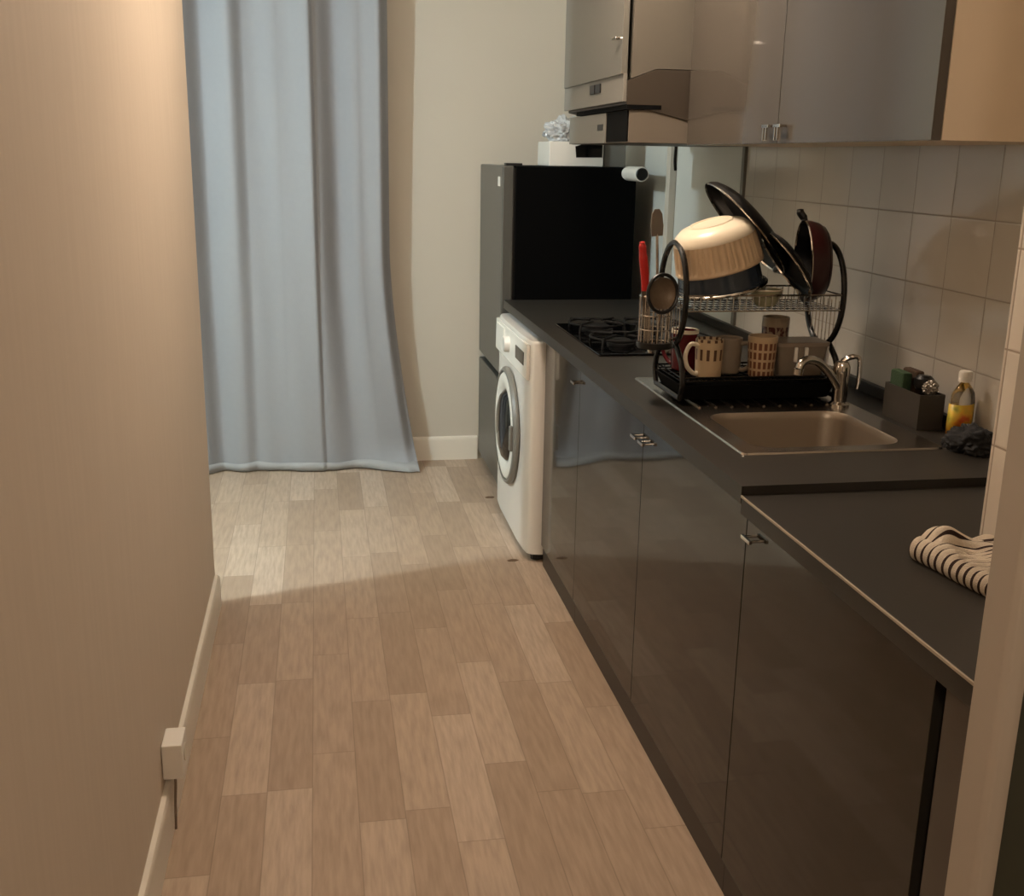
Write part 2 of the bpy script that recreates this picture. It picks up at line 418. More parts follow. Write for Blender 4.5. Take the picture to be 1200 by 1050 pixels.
# ------------------------------------------------------------ hob
def hob():
    t = thing('gas_hob', 'black built-in gas hob with four burners at the far end of the worktop', 'hob', (1.06, 3.55, .905))
    obj('glass_plate', B((-.215, -.32, 0), (.215, .32, .008), .003), M['glass_black'], t)
    for x, y, r in ((-.10, -.15, .036), (.10, -.15, .045), (-.10, .16, .045), (.10, .16, .036)):
        bm = bmesh.new(); lathe(bm, [(r*1.25, .008), (r*1.25, .014), (r, .016), (r, .024), (r*.8, .028), (0, .028)], 28, Matrix.Translation((x, y, 0)))
        b = obj('burner', bm, M['iron'], t)
        bm = bmesh.new()
        for k in range(4):
            a = PI/4 + k*PI/2; c, s = math.cos(a), math.sin(a)
            tube(bm, [(x+c*.115, y+s*.115, .008), (x+c*.11, y+s*.11, .038), (x+c*.03, y+s*.03, .041)], .0045, 8)
        tube(bm, [(x+.1*math.cos(q*PI/12), y+.1*math.sin(q*PI/12), .034) for q in range(24)], .004, 8, closed=True)
        obj('pan_support', bm, M['iron'], t)
    for k in range(4):
        bm = bmesh.new(); lathe(bm, [(.016, .008), (.016, .022), (.013, .026), (0, .026)], 20, Matrix.Translation((-.035+k*.05, -.285, 0)))
        box(bm, (-.037+k*.05, -.299, .026), (-.033+k*.05, -.271, .031), .001)
        o = obj('knob', bm, M['chrome'], t); o['label'] = 'silver control knob'
hob()

# ------------------------------------------------------------ washing machine
def washer():
    t = thing('washing_machine', 'white front-loading washing machine between the base cabinets and the fridge', 'washing machine', (.745, 4.20, 0))
    w, d, h = .38, .60, .852
    bm = bmesh.new()
    ring = [V((x, y, 0)) for x, y in [(.05, -w), (.02, -w+.008), (.006, -w+.025), (0, -w+.06), (-.006, -.2), (-.006, .2), (0, w-.06), (.006, w-.025), (.02, w-.008), (.05, w), (d, w), (d, -w)]]
    loft(bm, [[p+V((0, 0, z)) for p in ring] for z in (.035, h-.012)] + [[V((p.x*.98+.006, p.y*.985, h)) for p in ring]], True, True, True)
    obj('body', bm, M['white'], t, angle=50)
    bm = bmesh.new(); box(bm, (.03, -w+.03, .006), (d-.03, w-.03, .034)); obj('plinth', bm, M['black'], t)
    for y in (-w+.06, w-.06):
        bm = bmesh.new(); lathe(bm, [(.022, 0), (.022, .02), (.012, .022), (.012, .03)], 16, Matrix.Translation((.05, y, 0))); obj('foot', bm, M['black'], t)
    bm = bmesh.new(); prism(bm, [(-.011, .712), (-.005, .705), (.004, .705), (.004, .838), (-.009, .838)], 'y', -w+.03, w-.03, .003); p = obj('control_panel', bm, M['white2'], t)
    bm = bmesh.new(); box(bm, (-.0125, -.30, .752), (-.006, -.13, .802), .002); o = obj('display', bm, M['glass_black'], p); o['label'] = 'black display'
    bm = bmesh.new(); lathe(bm, [(.034, 0), (.032, .018), (.028, .024), (0, .024)], 28, tilt((-.008, .03, .778), (0, -PI/2, 0))); o = obj('dial', bm, M['white'], p)
    bm = bmesh.new(); box(bm, (-.014, .14, .728), (-.006, .31, .825), .003); obj('detergent_drawer', bm, M['white2'], p)
    mx = tilt((-.004, 0, .452), (0, -PI/2, 0)); mxd = mx @ Matrix.Diagonal((.93, .93, 1, 1))
    bm = bmesh.new(); lathe(bm, [(.238, 0), (.236, .016), (.226, .026), (.205, .030), (.178, .026), (.160, .016), (.156, .006)], 64, mxd, cap0=False, cap1=False); dr = obj('door', bm, M['white2'], t)
    bm = bmesh.new(); lathe(bm, [(.239, .0), (.254, .006), (.256, .016), (.248, .026), (.236, .028), (.237, .016)], 64, mxd, cap0=False, cap1=False); o = obj('door_rim', bm, M['grey'], dr); o['label'] = 'grey outer ring'
    bm = bmesh.new(); lathe(bm, [(.1585, .010), (.154, .022), (.135, .036), (.10, .044), (.05, .048), (0, .049)], 48, mxd, cap0=False); o = obj('door_glass', bm, M['glass_black'], dr); o['label'] = 'dark porthole glass'
    bm = bmesh.new(); box(bm, (-.044, -.220, .40), (-.030, -.194, .50), .005); o = obj('door_latch', bm, M['grey'], dr); o['label'] = 'grey door grip'
washer()

# ------------------------------------------------------------ fridge
def fridge():
    t = thing('fridge_freezer', 'tall black and dark grey fridge freezer in the far corner by the back wall', 'fridge', (.772, 4.66, 0))
    obj('cabinet', B((.058, 0, .03), (.585, .645, 1.46), .006), M['fridge_side'], t)
    bm = bmesh.new(); box(bm, (.07, .03, 0), (.56, .62, .03)); obj('plinth', bm, M['black'], t)
    for nm, z0, z1 in (('lower_door', .05, .535), ('upper_door', .565, 1.462)):
        d = obj(nm, B((0, 0, z0), (.05, .645, z1), .008, 3), M['fridge'], t)
        obj('door_gasket', B((.049, .008, z0+.01), (.059, .637, z1-.01)), M['black'], d)
        if nm == 'upper_door':
            s = obj('energy_sticker', B((-.0012, .06, 1.375), (.0002, .115, 1.415)), M['white2'], d); s['label'] = 'small white sticker'
    obj('handle_recess', B((.03, .004, .5355), (.05, .641, .5645)), M['black_matte'], t)
    obj('top_hinge', B((.02, .03, 1.462), (.09, .09, 1.472), .002), M['black'], t)
fridge()

# things on and beside the fridge
t = thing('storage_box', 'small white box with a black window standing on top of the fridge', 'box', (.995, 4.78, 1.461))
obj('shell', B((0, 0, 0), (.243, .26, .105), .006), M['white2'], t)
bm = bmesh.new(); prism(bm, [(.115, .085), (.16, .102 - .004), (.236, .098), (.236, .04), (.12, .038)], 'y', -.002, .001); o = obj('window', bm, M['glass_black'], t); o['label'] = 'black window'
def bag():
    bm = bmesh.new(); bmesh.ops.create_icosphere(bm, subdivisions=5, radius=1)
    from mathutils import noise as mn
    for v in bm.verts:
        p = v.co.copy(); k = 1 + .35*mn.noise(p*2.1) + .22*mn.noise(p*5.3+V((3, 1, 2))) + .10*abs(mn.noise(p*11))
        v.co = V((p.x*.075*k, p.y*.075*k, (p.z*.055*k)))
    zmin = -.045
    for v in bm.verts: v.co.z = max(v.co.z, zmin) - zmin
    o = obj('plastic_bag', bm, mat('pale_translucent_plastic', (206, 208, 208), rough=.25, noise=.08, nscale=25, trans=.25), angle=28)
    o.location = (1.075, 4.86, 1.5665)
    tag(o, 'crumpled pale plastic bag lying on the white box above the fridge', 'plastic bag')
bag()
t = thing('metal_canister', 'grey square metal canister on the fridge top, right of the white box', 'canister', (1.246, 4.80, 1.461))
obj('body', B((0, 0, 0), (.098, .12, .21), .004), M['grey'], t); obj('lid', B((-.002, -.002, .211), (.1, .122, .225), .003), M['grey'], t)
t = thing('wall_tube', 'white horizontal cylinder with a round black end fixed to the fridge side', 'cylinder', (1.315, 4.44, 1.437))
mx = tilt((0, 0, 0), (-PI/2, 0, 0))
bm = bmesh.new(); lathe(bm, [(.022, 0), (.029, .002), (.030, .006), (.030, .20), (.027, .218), (0, .2185)], 32, mx, cap0=False); obj('sleeve', bm, M['white2'], t)
bm = bmesh.new(); lathe(bm, [(.0, -.003), (.022, -.003), (.0255, 0), (.0255, .001), (.0, .001)], 28, mx); o = obj('end_cap', bm, M['black'], t); o['label'] = 'round black end'

# ------------------------------------------------------------ wall units and hood
def wall_unit():
    t = thing('wall_cabinet', 'grey-brown glossy two-door wall cabinet with a cream side above the sink', 'kitchen cabinet', (0, 0, 0), 'wall cabinets')
    X0, X1, y0, y1, z0, z1 = 1.10, 1.4425, 1.89, 3.262, 1.541, 2.24
    bm = bmesh.new(); e = .018
    box(bm, (X0+.0205, y0, z0), (X1, y0+e, z1), .001); box(bm, (X0+.0205, y1-e, z0), (X1, y1, z1)); box(bm, (X0+.0205, y0+e, z0), (X1, y1-e, z0+e)); box(bm, (X0+.0205, y0+e, z1-e), (X1, y1-e, z1)); box(bm, (X1-.01, y0+e, z0+e), (X1, y1-e, z1-e))
    obj('carcass', bm, M['cream_side'], t)
    for a, b, hy in ((2.588, y1, 2.622), (y0, 2.588, 2.552)):
        d = obj('door', B((X0, a+.0015, z0), (X0+.02, b-.0015, z1), .0012), M['gloss2'], t)
        put_handle(d, (X0, hy, z0+.04), .034)
wall_unit()
def hood():
    t = thing('wall_cabinet', 'deeper glossy grey-brown wall cabinet standing out above the cooker hood', 'kitchen cabinet', (0, 0, 0), 'wall cabinets')
    y0, y1 = 3.275, 4.055
    obj('carcass', P1([(.925, 1.729), (1.0, 1.757), (1.4425, 1.757), (1.4425, 2.24), (.925, 2.24)], 'y', y0, y1), M['side'], t)
    d = obj('door', B((.893, y0+.001, 1.74), (.911, y1, 2.24), .0012), M['hood_door'], t)
    put_handle(d, (.893, y0+.03, 1.84), 0)
    t = thing('cooker_hood', 'grey and brown cooker hood with two buttons under the deeper wall cabinet', 'cooker hood', (0, 0, 0))
    bm = bmesh.new(); prism(bm, [(.912, 1.655), (.912, 1.722), (1.0, 1.755), (1.4425, 1.755), (1.4425, 1.612), (1.10, 1.612)], 'y', y0, y1, .002); obj('visor', bm, M['hooddark'], t)
    s = obj('control_strip', B((.900, y0, 1.662), (.912, y1+.02, 1.742), .002), M['grey'], t)
    for k in (0, 1): b = obj('button', B((.8955, 3.54+k*.075, 1.70), (.9005, 3.60+k*.075, 1.728), .001), M['black'], s); b['label'] = 'black button'
    obj('visor_gap_shade', B((.914, y0-.001, 1.641), (1.02, y1-.12, 1.654)), M['black_matte'], t)  # matte black strip paints the shade of the gap below the visor
    lb = obj('lower_box', B((.924, y0+.004, 1.545), (1.4425, y1-.01, 1.640), .002), M['hoodtaupe'], t)
    obj('front_panel', B((.916, 3.53, 1.546), (.924, y1-.01, 1.638), .001), M['grey'], lb)
    g = obj('grease_vent', B((.9195, y0+.012, 1.549), (.9245, 3.53, 1.638)), M['black_matte'], lb); g['label'] = 'black vent'
    obj('switch', B((.9145, 3.56, 1.585), (.9165, 3.63, 1.605), .0005), M['black'], lb)
hood()
bm = bmesh.new(); tube(bm, smooth_path([(1.33, 4.062, 1.70), (1.335, 4.075, 1.58), (1.335, 4.08, 1.50), (1.345, 4.10, 1.46)], 6), .006, 8)
tag(obj('power_cable', bm, M['black']), 'thin black cable hanging down behind the cooker hood', 'cable')

# ------------------------------------------------------------ dish rack
RX0, RX1, RY0, RY1 = .880, 1.292, 2.545, 2.755
def rack():
    t = thing('dish_rack', 'two-tier dish rack with black looped ends standing on the sink drainer', 'dish rack', (1.115, 2.65, .914))
    L = Matrix.Translation((-1.115, -2.65, -.914))
    def put(name, bm, m, par=None, label=None):
        o = obj(name, bm, M[m], par or t); o.data.transform(L)
        if label: o['label'] = label
        return o
    yc = 2.65
    for x, s in ((RX0, 1), (RX1, -1)):
        bm = bmesh.new()
        up = [(x, yc+.105*math.sin(a), 1.168+.130*math.cos(a)) for a in [k*2*PI/40 for k in range(40)]]
        tube(bm, up, .0075, 10, closed=True)
        for q in (-1, 1):
            tube(bm, smooth_path([(x, yc+q*.045, 1.049), (x, yc+q*.095, 1.01), (x, yc+q*.115, .96), (x, yc+q*.10, .922)], 6), .0075, 10)
        tube(bm, [(x, yc-.10, .9215), (x, yc+.10, .9215)], .0075, 10)
        f = put('end_frame', bm, 'black_tube')
        bm = bmesh.new()
        for k in range(-4, 5):
            yy = k*.021; hh = .126*math.sqrt(max(0, 1-(yy/.105)**2)); top = min(1.165+hh, 1.16)
            tube(bm, [(x, yc+yy, 1.165-hh), (x, yc+yy, top)], .0014, 6)
        put('end_wires', bm, 'chrome', f, 'chrome wires')
    def basket(name, z0, z1, ya, yb, mm):
        bm = bmesh.new(); xa, xb = RX0+.004, RX1-.004
        for z, r in ((z1, .0028), (z0, .002)):
            tube(bm, [(xa, ya, z), (xb, ya, z), (xb, yb, z), (xa, yb, z)], r, 6, closed=True)
        n = 24
        for k in range(n+1):
            x = xa+(xb-xa)*k/n; tube(bm, [(x, ya, z1), (x, ya, z0), (x, yb, z0), (x, yb, z1)], .0014, 6)
        for k in range(1, 5):
            y = ya+(yb-ya)*k/5; tube(bm, [(xa, y, z0), (xb, y, z0)], .0014, 6)
        put(name, bm, mm)
    basket('upper_basket', 1.140, 1.178, yc-.105, yc+.105, 'chrome'); basket('lower_basket', .963, .972, yc-.098, yc+.098, 'black_tube')
    bm = bmesh.new()
    o1 = rrect(RX0+.01, RX1-.01, yc-.100, yc+.092, .02, .917, 6); o2 = rrect(RX0-.006, RX1-.0, yc-.118, yc+.108, .02, .957, 6)
    i2 = rrect(RX0, RX1-.006, yc-.112, yc+.102, .02, .957, 6); i1 = rrect(RX0+.016, RX1-.016, yc-.092, yc+.086, .02, .922, 6)
    o1 = [p + V((0, 0, 0)) for p in o1]
    loft(bm, [o1, o2, i2, i1], cap0=True, cap1=True); put('drip_tray', bm, 'black_matte')
    # cutlery holder hooked on the left end
    bm = bmesh.new(); cx, cy, r0 = .822, 2.60, .040
    for z, r in ((1.055, .002), (1.09, .0015), (1.125, .0015), (1.172, .0032)): tube(bm, [(cx+r0*math.cos(a), cy+r0*math.sin(a), z) for a in [k*2*PI/28 for k in range(28)]], r, 6, closed=True)
    for k in range(22): a = k*2*PI/22; tube(bm, [(cx+r0*math.cos(a), cy+r0*math.sin(a), 1.05), (cx+r0*math.cos(a), cy+r0*math.sin(a), 1.172)], .0016, 6)
    tube(bm, [(cx+r0, cy, 1.168), (RX0, cy, 1.172)], .003, 6); tube(bm, [(cx+r0, cy, 1.06), (RX0, cy+.01, 1.065)], .003, 6)
    h = put('cutlery_holder', bm, 'chrome', None, 'chrome mesh cutlery holder')
    bm = bmesh.new(); lathe(bm, [(.0, 1.043), (.043, 1.043), (.045, 1.047), (.045, 1.058), (.0425, 1.058), (.0425, 1.05), (.0, 1.05)], 28, Matrix.Translation((cx, cy, 0)), cap0=False, cap1=False); put('holder_base', bm, 'black', h, 'black base ring')
rack()

def lathe_thing(name, label, cat, prof, m, mx, group=None, n=48, rfun=None, parts=()):
    t = thing(name, label, cat, mx.translation, group)
    inv = Matrix.Translation(-mx.translation)
    bm = bmesh.new(); lathe(bm, prof, n, inv @ mx, rfun=rfun, cap0=False, cap1=False)
    b = obj('body', bm, m, t)
    return t, inv @ mx, b

red = mat('red_plastic', (190, 34, 30), rough=.3, noise=.05)
white_c = mat('white_ceramic', (232, 220, 196), rough=.3, noise=.02)
ribbed = mat('cream_ribbed_plastic', (206, 180, 146), rough=.45, noise=.03)
navy = mat('blue_grey_enamel', (48, 57, 68), rough=.18, spec=.6, noise=.05)
panblack = mat('nonstick_black', (9, 9, 9), rough=.4, spec=.25, noise=.1)
wine = mat('dark_red_enamel', (48, 14, 16), rough=.3, noise=.08)

# cutlery standing in the holder
t = thing('knife', 'knife with a red handle sticking up from the cutlery holder', 'knife', (.800, 2.585, 1.052), 'utensils in the cutlery holder', (0, -.09, 0))
bm = bmesh.new(); tube(bm, smooth_path([(0, 0, .135), (.0, 0, .17), (-.002, 0, .21), (-.003, 0, .24), (-.003, 0, .255)], 5), [.010]*6+[.011]*6+[.0095]*5+[.007]*3+[.004], 12); obj('grip', bm, red, t)
bm = bmesh.new(); prism(bm, [(-.010, .0), (.006, .0), (.010, .02), (.010, .135), (-.010, .135)], 'y', -.0008, .0008); obj('blade', bm, M['steel'], t)
t = thing('spatula', 'tall grey slotted spatula standing upright in the cutlery holder', 'spatula', (.836, 2.615, 1.052), 'utensils in the cutlery holder', (0, -.06, 0))
bm = bmesh.new(); tube(bm, [(0, 0, 0), (0, 0, .27)], .0035, 8); obj('stem', bm, M['steel'], t)
bm = bmesh.new()
hp = [(-.014, .265), (.014, .265), (.016, .29), (.013, .318), (.006, .33), (-.006, .33), (-.013, .318), (-.016, .29)]
prism(bm, hp, 'y', -.003, .003, .001)
obj('head', bm, mat('grey_brown_nylon', (112, 104, 92), rough=.5, noise=.08), t)
t = thing('strainer_ladle', 'round strainer with a black rim leaning out of the cutlery holder', 'strainer', (.822, 2.578, 1.052), 'utensils in the cutlery holder', (.10, -.03, 0))
bm = bmesh.new(); tube(bm, [(0, .008, 0), (0, -.012, .08), (0, -.028, .100)], .004, 8); obj('stem', bm, M['steel'], t)
bm = bmesh.new(); mx = tilt((-.003, -.034, .138), (PI/2-.15, 0, .2)); tube(bm, [mx @ V((.04*math.cos(a), .046*math.sin(a), 0)) for a in [k*2*PI/30 for k in range(30)]], .0045, 8, closed=True); o = obj('rim', bm, M['black'], t)
bm = bmesh.new(); lathe(bm, [(.039, 0), (.034, -.008), (.02, -.014), (0, -.016)], 28, mx, cap0=False); obj('bowl', bm, mat('dull_mesh_steel', (120, 105, 88), rough=.45, metal=.5, noise=.15, nscale=200), t)
t = thing('spoon', 'steel spoon with its bowl up at the right of the cutlery holder', 'spoon', (.846, 2.585, 1.052), 'utensils in the cutlery holder', (0, .05, 0))
bm = bmesh.new(); tube(bm, [(0, 0, 0), (0, 0, .11)], .003, 8); obj('stem', bm, M['chrome'], t)
bm = bmesh.new(); mx = tilt((0, 0, .135), (PI/2, 0, .2)); lathe(bm, [(.020, 0), (.017, -.005), (.01, -.008), (0, -.009)], 20, mx @ Matrix.Scale(1.4, 4, (0, 1, 0)), cap0=False); o = obj('bowl', bm, M['chrome'], t); o.modifiers.new('thickness', 'SOLIDIFY').thickness = .0015

# upper shelf
def shelf_bowls():
    mx = tilt((1.004, 2.645, 1.186), (.06, -.20, 0))
    t, m, b = lathe_thing('roasting_dish', 'blue-grey enamel dish turned upside down under the cream bowl', 'dish', [(.114, .0), (.115, .004), (.112, .008), (.107, .010), (.1, .072), (.09, .080), (0, .082)], navy, mx, 'dishes on the upper rack shelf')
    bm = bmesh.new(); tube(bm, [m @ V((.115*math.cos(a), .115*math.sin(a), .004)) for a in [k*2*PI/48 for k in range(48)]], .0042, 8, closed=True); o = obj('rim', bm, M['chrome'], t); o['label'] = 'pale metal rim'
    mx = tilt((.996, 2.640, 1.240), (.05, -.29, 0))
    rib = lambda a, z: 1 + (.012*(1 if math.sin(a*46) > 0 else -1) if .012 < z < .074 else 0)
    t, m, b = lathe_thing('mixing_bowl', 'cream ribbed bowl upside down with a bright white base', 'bowl', [(.110, 0), (.112, .004), (.110, .011), (.109, .013), (.107, .030), (.104, .055), (.102, .073), (.1015, .076)], ribbed, mx, 'dishes on the upper rack shelf', n=184, rfun=rib)
    bm = bmesh.new(); lathe(bm, [(.1025, .0755), (.102, .080), (.095, .094), (.08, .106), (.056, .112), (.054, .115), (.05, .115), (.048, .112), (0, .113)], 60, m, cap0=False); o = obj('base', bm, white_c, t); o['label'] = 'white rounded base'
shelf_bowls()
def pan(name, label, loc, nrm, R, depth, outer, inner, hd, group, hlen=.1, lip=True):
    """pan with its opening looking along nrm"""
    n = V(nrm).normalized(); q = n.to_track_quat('Z', 'Y').to_matrix().to_4x4()
    t = thing(name, label, 'pan', loc, group)
    bm = bmesh.new(); lathe(bm, [(R, 0), (R*.985, -depth*.3), (R*.93, -depth*.65), (R*.84, -depth*.92), (R*.74, -depth-.004), (0, -depth-.004)], 56, q, cap0=False); obj('body', bm, outer, t)
    bm = bmesh.new(); lathe(bm, [(R*.985, 0), (R*.965, -.008), (R*.84, -depth+.003), (0, -depth+.003)], 56, q, cap0=False); obj('inside', bm, inner, t)
    bm = bmesh.new(); lathe(bm, [(R*.982, .0), (R*1.0, .0), (R*1.006, .002), (R*.99, .004), (R*.982, 0.)], 56, q, cap0=False, cap1=False); o = obj('rim', bm, M['chrome'], t); o['label'] = 'shiny metal rim'
    d = V(hd).normalized(); bm = bmesh.new()
    a = d*R*.97 - n*.012
    tube(bm, smooth_path([a, a+d*hlen*.3 - n*.002, a+d*hlen*.75 + n*.006, a+d*hlen + n*.006], 5), [.008]*6+[.010]*6+[.009]*4, 10); obj('handle', bm, M['black'], t)
pan('frying_pan', 'large black frying pan leaning over the cream bowl, its opening facing down left', (1.082, 2.705, 1.330), (-.74, .06, -.67), .152, .026, panblack, panblack, (.15, .93, -.3), 'pans on the upper rack shelf', .09)
pan('saucepan', 'dark red pan standing on its edge at the right of the dish rack', (1.224, 2.645, 1.252), (-.95, .20, -.05), .104, .050, wine, panblack, (-.05, .35, .93), 'pans on the upper rack shelf', .035)
pan('griddle_pan', 'smaller dark pan with a shiny rim leaning just below the large frying pan', (1.150, 2.585, 1.252), (-.80, .06, -.60), .100, .015, panblack, panblack, (.2, .9, -.2), 'pans on the upper rack shelf', .06)
mx = tilt((1.105, 2.592, 1.145), (0, 0, 0)) @ Matrix.Scale(.85, 4)
t, m, b = lathe_thing('small_bowl', 'small pale green bowl beside the large black frying pan', 'bowl', [(0, 0), (.022, 0), (.03, .004), (.044, .03), (.047, .05), (.044, .05), (.04, .03), (.026, .008), (0, .006)], mat('pale_green_ceramic', (150, 148, 118), rough=.3, noise=.05), mx, 'dishes on the upper rack shelf')
bm = bmesh.new(); lathe(bm, [(.0475, .048), (.049, .05), (.0475, .0525), (.045, .0525), (.0445, .05)], 40, m, cap0=False, cap1=False); obj('rim', bm, white_c, t)

# lower shelf
def pattern_mat(name, base, fig, mode):
    m = mat(name, base, rough=.3); g = N(m); uvn = m.node_tree.nodes.new('ShaderNodeTexCoord'); X, Y, Z = g.xyz()
    ang = g.math('MULTIPLY', g.math('ARCTAN2', Y, X), 1/(2*PI))
    if mode == 'grid':
        fu = g.math('FRACT', g.math('MULTIPLY', ang, 17.)); fv = g.math('FRACT', g.math('MULTIPLY', Z, 42.)) 
        k = g.math('MULTIPLY', g.math('LESS_THAN', fu, .6), g.math('LESS_THAN', fv, .74))
        k = g.math('MULTIPLY', k, g.math('LESS_THAN', Z, .094))
    elif mode == 'bars':
        fu = g.math('FRACT', g.math('MULTIPLY', ang, 12.)); fv = g.math('FRACT', g.math('MULTIPLY', Z, 22.))
        k = g.math('MULTIPLY', g.math('LESS_THAN', fu, .42), g.math('LESS_THAN', fv, .62))
        k = g.math('MULTIPLY', k, g.math('GREATER_THAN', Z, .03))
    else:
        n = g.noise(g.comb(ang, Z, 0), 28, 2); k = g.math('MULTIPLY', g.math('GREATER_THAN', n, .48), g.math('LESS_THAN', g.math('ABSOLUTE', g.math('SUBTRACT', Z, .085)), .028))
    g.to(g.mix(k, lin(base)+(1,), lin(fig)+(1,)), 'Base Color'); return m
def mug(label, x, y, h, r0, r1, m, hang, rim=None, z=.9655, hm=None, handle=True):
    t = thing('mug', label, 'mug', (x, y, z), 'mugs on the lower rack shelf')
    bm = bmesh.new(); lathe(bm, [(0, 0), (r0*.9, 0), (r0, .004), ((r0+r1)/2, h*.5), (r1, h-.003), (r1-.0015, h), (r1-.004, h-.002), (r0-.004, .008), (0, .006)], 40, cap0=False, cap1=False); obj('body', bm, m, t)
    if rim:
        bm = bmesh.new(); lathe(bm, [(r1-.0045, h-.001), (r1-.002, h+.0015), (r1+.0006, h), (r1+.0003, h-.008)], 40, cap0=False, cap1=False); o = obj('rim', bm, rim, t); o['label'] = 'white rim'
    if handle:
        c, s = math.cos(hang), math.sin(hang); rr = (r0+r1)/2
        P = [(rr-.002, h*.84), (rr+.022, h*.88), (rr+.036, h*.62), (rr+.030, h*.32), (rr+.010, h*.12), (rr-.003, h*.12)]
        bm = bmesh.new(); tube(bm, smooth_path([(a*c, a*s, zz) for a, zz in P], 6), .0056, 10); obj('handle', bm, hm or m, t)
    return t
greymug = mat('grey_beige_ceramic', (142, 128, 110), rough=.35, noise=.05)
mug('dark red mug with a white rim behind the left loop of the dish rack', .937, 2.705, .105, .032, .036, mat('dark_red_ceramic', (92, 20, 28), rough=.25, noise=.06), 2.2, rim=white_c)
mug('cream mug with brown bar pattern and a white handle, leftmost in front', .968, 2.60, .098, .033, .036, pattern_mat('brown_bars', (196, 172, 138), (84, 54, 36), 'bars'), PI*1.08, hm=white_c)
mug('plain grey-beige mug between the two brown-patterned mugs', 1.040, 2.655, .092, .033, .036, greymug, -.7)
mug('cream mug with a brown grid of small rectangles', 1.108, 2.595, .105, .033, .038, pattern_mat('brown_grid', (190, 164, 130), (110, 66, 44), 'grid'), 2.6, handle=False)
mug('tall cup with a dark red-brown pattern behind the grey container', 1.185, 2.70, .138, .032, .036, pattern_mat('red_brown_patches', (150, 132, 108), (72, 26, 22), 'patch'), .3, handle=False)
t = thing('food_container', 'grey rectangular container on the lower rack shelf behind the tap', 'container', (1.21, 2.615, .966), None)
greyp = mat('translucent_grey_plastic', (142, 130, 114), rough=.22, noise=.04, trans=.2)
bm = bmesh.new()
loft(bm, [rrect(-.058, .058, -.04, .04, .012, 0, 5), rrect(-.068, .068, -.047, .047, .014, .082, 5), rrect(-.066, .066, -.045, .045, .014, .083, 5), rrect(-.056, .056, -.038, .038, .012, .003, 5)], cap0=True, cap1=True); obj('tub', bm, greyp, t)
bm = bmesh.new(); loft(bm, [rrect(-.071, .071, -.050, .050, .014, .079, 5), rrect(-.072, .072, -.051, .051, .014, .088, 5), rrect(-.066, .066, -.045, .045, .014, .090, 5)], cap1=True); obj('lid', bm, mat('grey_lid_plastic', (138, 126, 112), rough=.3, noise=.04), t)
for x0, nm in ((-.028, 'highlight_clip'), (.0, 'highlight_clip')):  # white pieces put the tub's bright highlights into colour
    o = obj('highlight_clip', B((x0, -.0535, .040), (x0+.009, -.046, .078), .002), M['white2'], t); o['label'] = 'painted white highlight'
o = obj('highlight_clip', B((.070, -.03, .03), (.0765, .0, .084), .002), M['white2'], t); o['label'] = 'painted white highlight'

# ------------------------------------------------------------ sink corner
t = thing('sponge_caddy', 'dark grey rectangular caddy holding sponges in the corner behind the sink', 'caddy', (1.345, 2.235, .9055))
bm = bmesh.new(); a = [(0, 0), (.063, 0), (.063, .16), (0, .16)]; i = [(.003, .003), (.06, .003), (.06, .157), (.003, .157)]
loft(bm, [[V((*p, 0)) for p in a], [V((*p, .082)) for p in a], [V((*p, .082)) for p in i], [V((*p, .004)) for p in i]], cap0=True, cap1=True); obj('tray', bm, mat('dark_grey_caddy_plastic', (58, 54, 48), rough=.5, noise=.06), t, smooth=False)
tag(obj('sponge', B((1.350, 2.325, .912), (1.374, 2.386, 1.022), .005), mat('green_sponge', (44, 66, 40), rough=.9, noise=.25, nscale=120, bump=.5, bscale=300)), 'green sponge standing upright in the dark caddy', 'sponge', 'cleaning things in the caddy')
tag(obj('sponge', B((1.380, 2.32, .912), (1.402, 2.384, 1.026), .005), mat('brown_sponge', (70, 52, 36), rough=.9, noise=.25, nscale=120, bump=.5, bscale=300)), 'dark brown sponge behind the green one in the caddy', 'sponge', 'cleaning things in the caddy')
t = thing('scrub_brush', 'small black dish brush standing in the front half of the caddy', 'brush', (1.380, 2.285, .912), 'cleaning things in the caddy')
bm = bmesh.new(); tube(bm, [(0, 0, 0), (0, 0, .085)], .006, 10); obj('handle', bm, M['black'], t)
bm = bmesh.new(); lathe(bm, [(0, .08), (.018, .08), (.022, .09), (.022, .105), (.014, .112), (0, .113)], 24, cap0=False, cap1=False); obj('head', bm, M['black'], t)
for k, (x, y, lb) in enumerate(((1.384, 2.262, 'steel wool pad at the front of the dark caddy'),)):
    bm = bmesh.new(); bmesh.ops.create_icosphere(bm, subdivisions=4, radius=.018)
    for v in bm.verts: v.co *= 1 + random.uniform(-.12, .12)
    bm2 = bmesh.new(); tube(bm2, [(0, 0, -.085), (0, 0, 0)], .005, 8); merge(bm, bm2)
    bm3 = bm
    o = obj('scourer', bm, mat('steel_wool', (150, 144, 134), rough=.35, metal=.8, noise=.2, nscale=200), angle=10); o.location = (x, y, .999)
    tag(o, lb, 'scourer', 'cleaning things in the caddy')
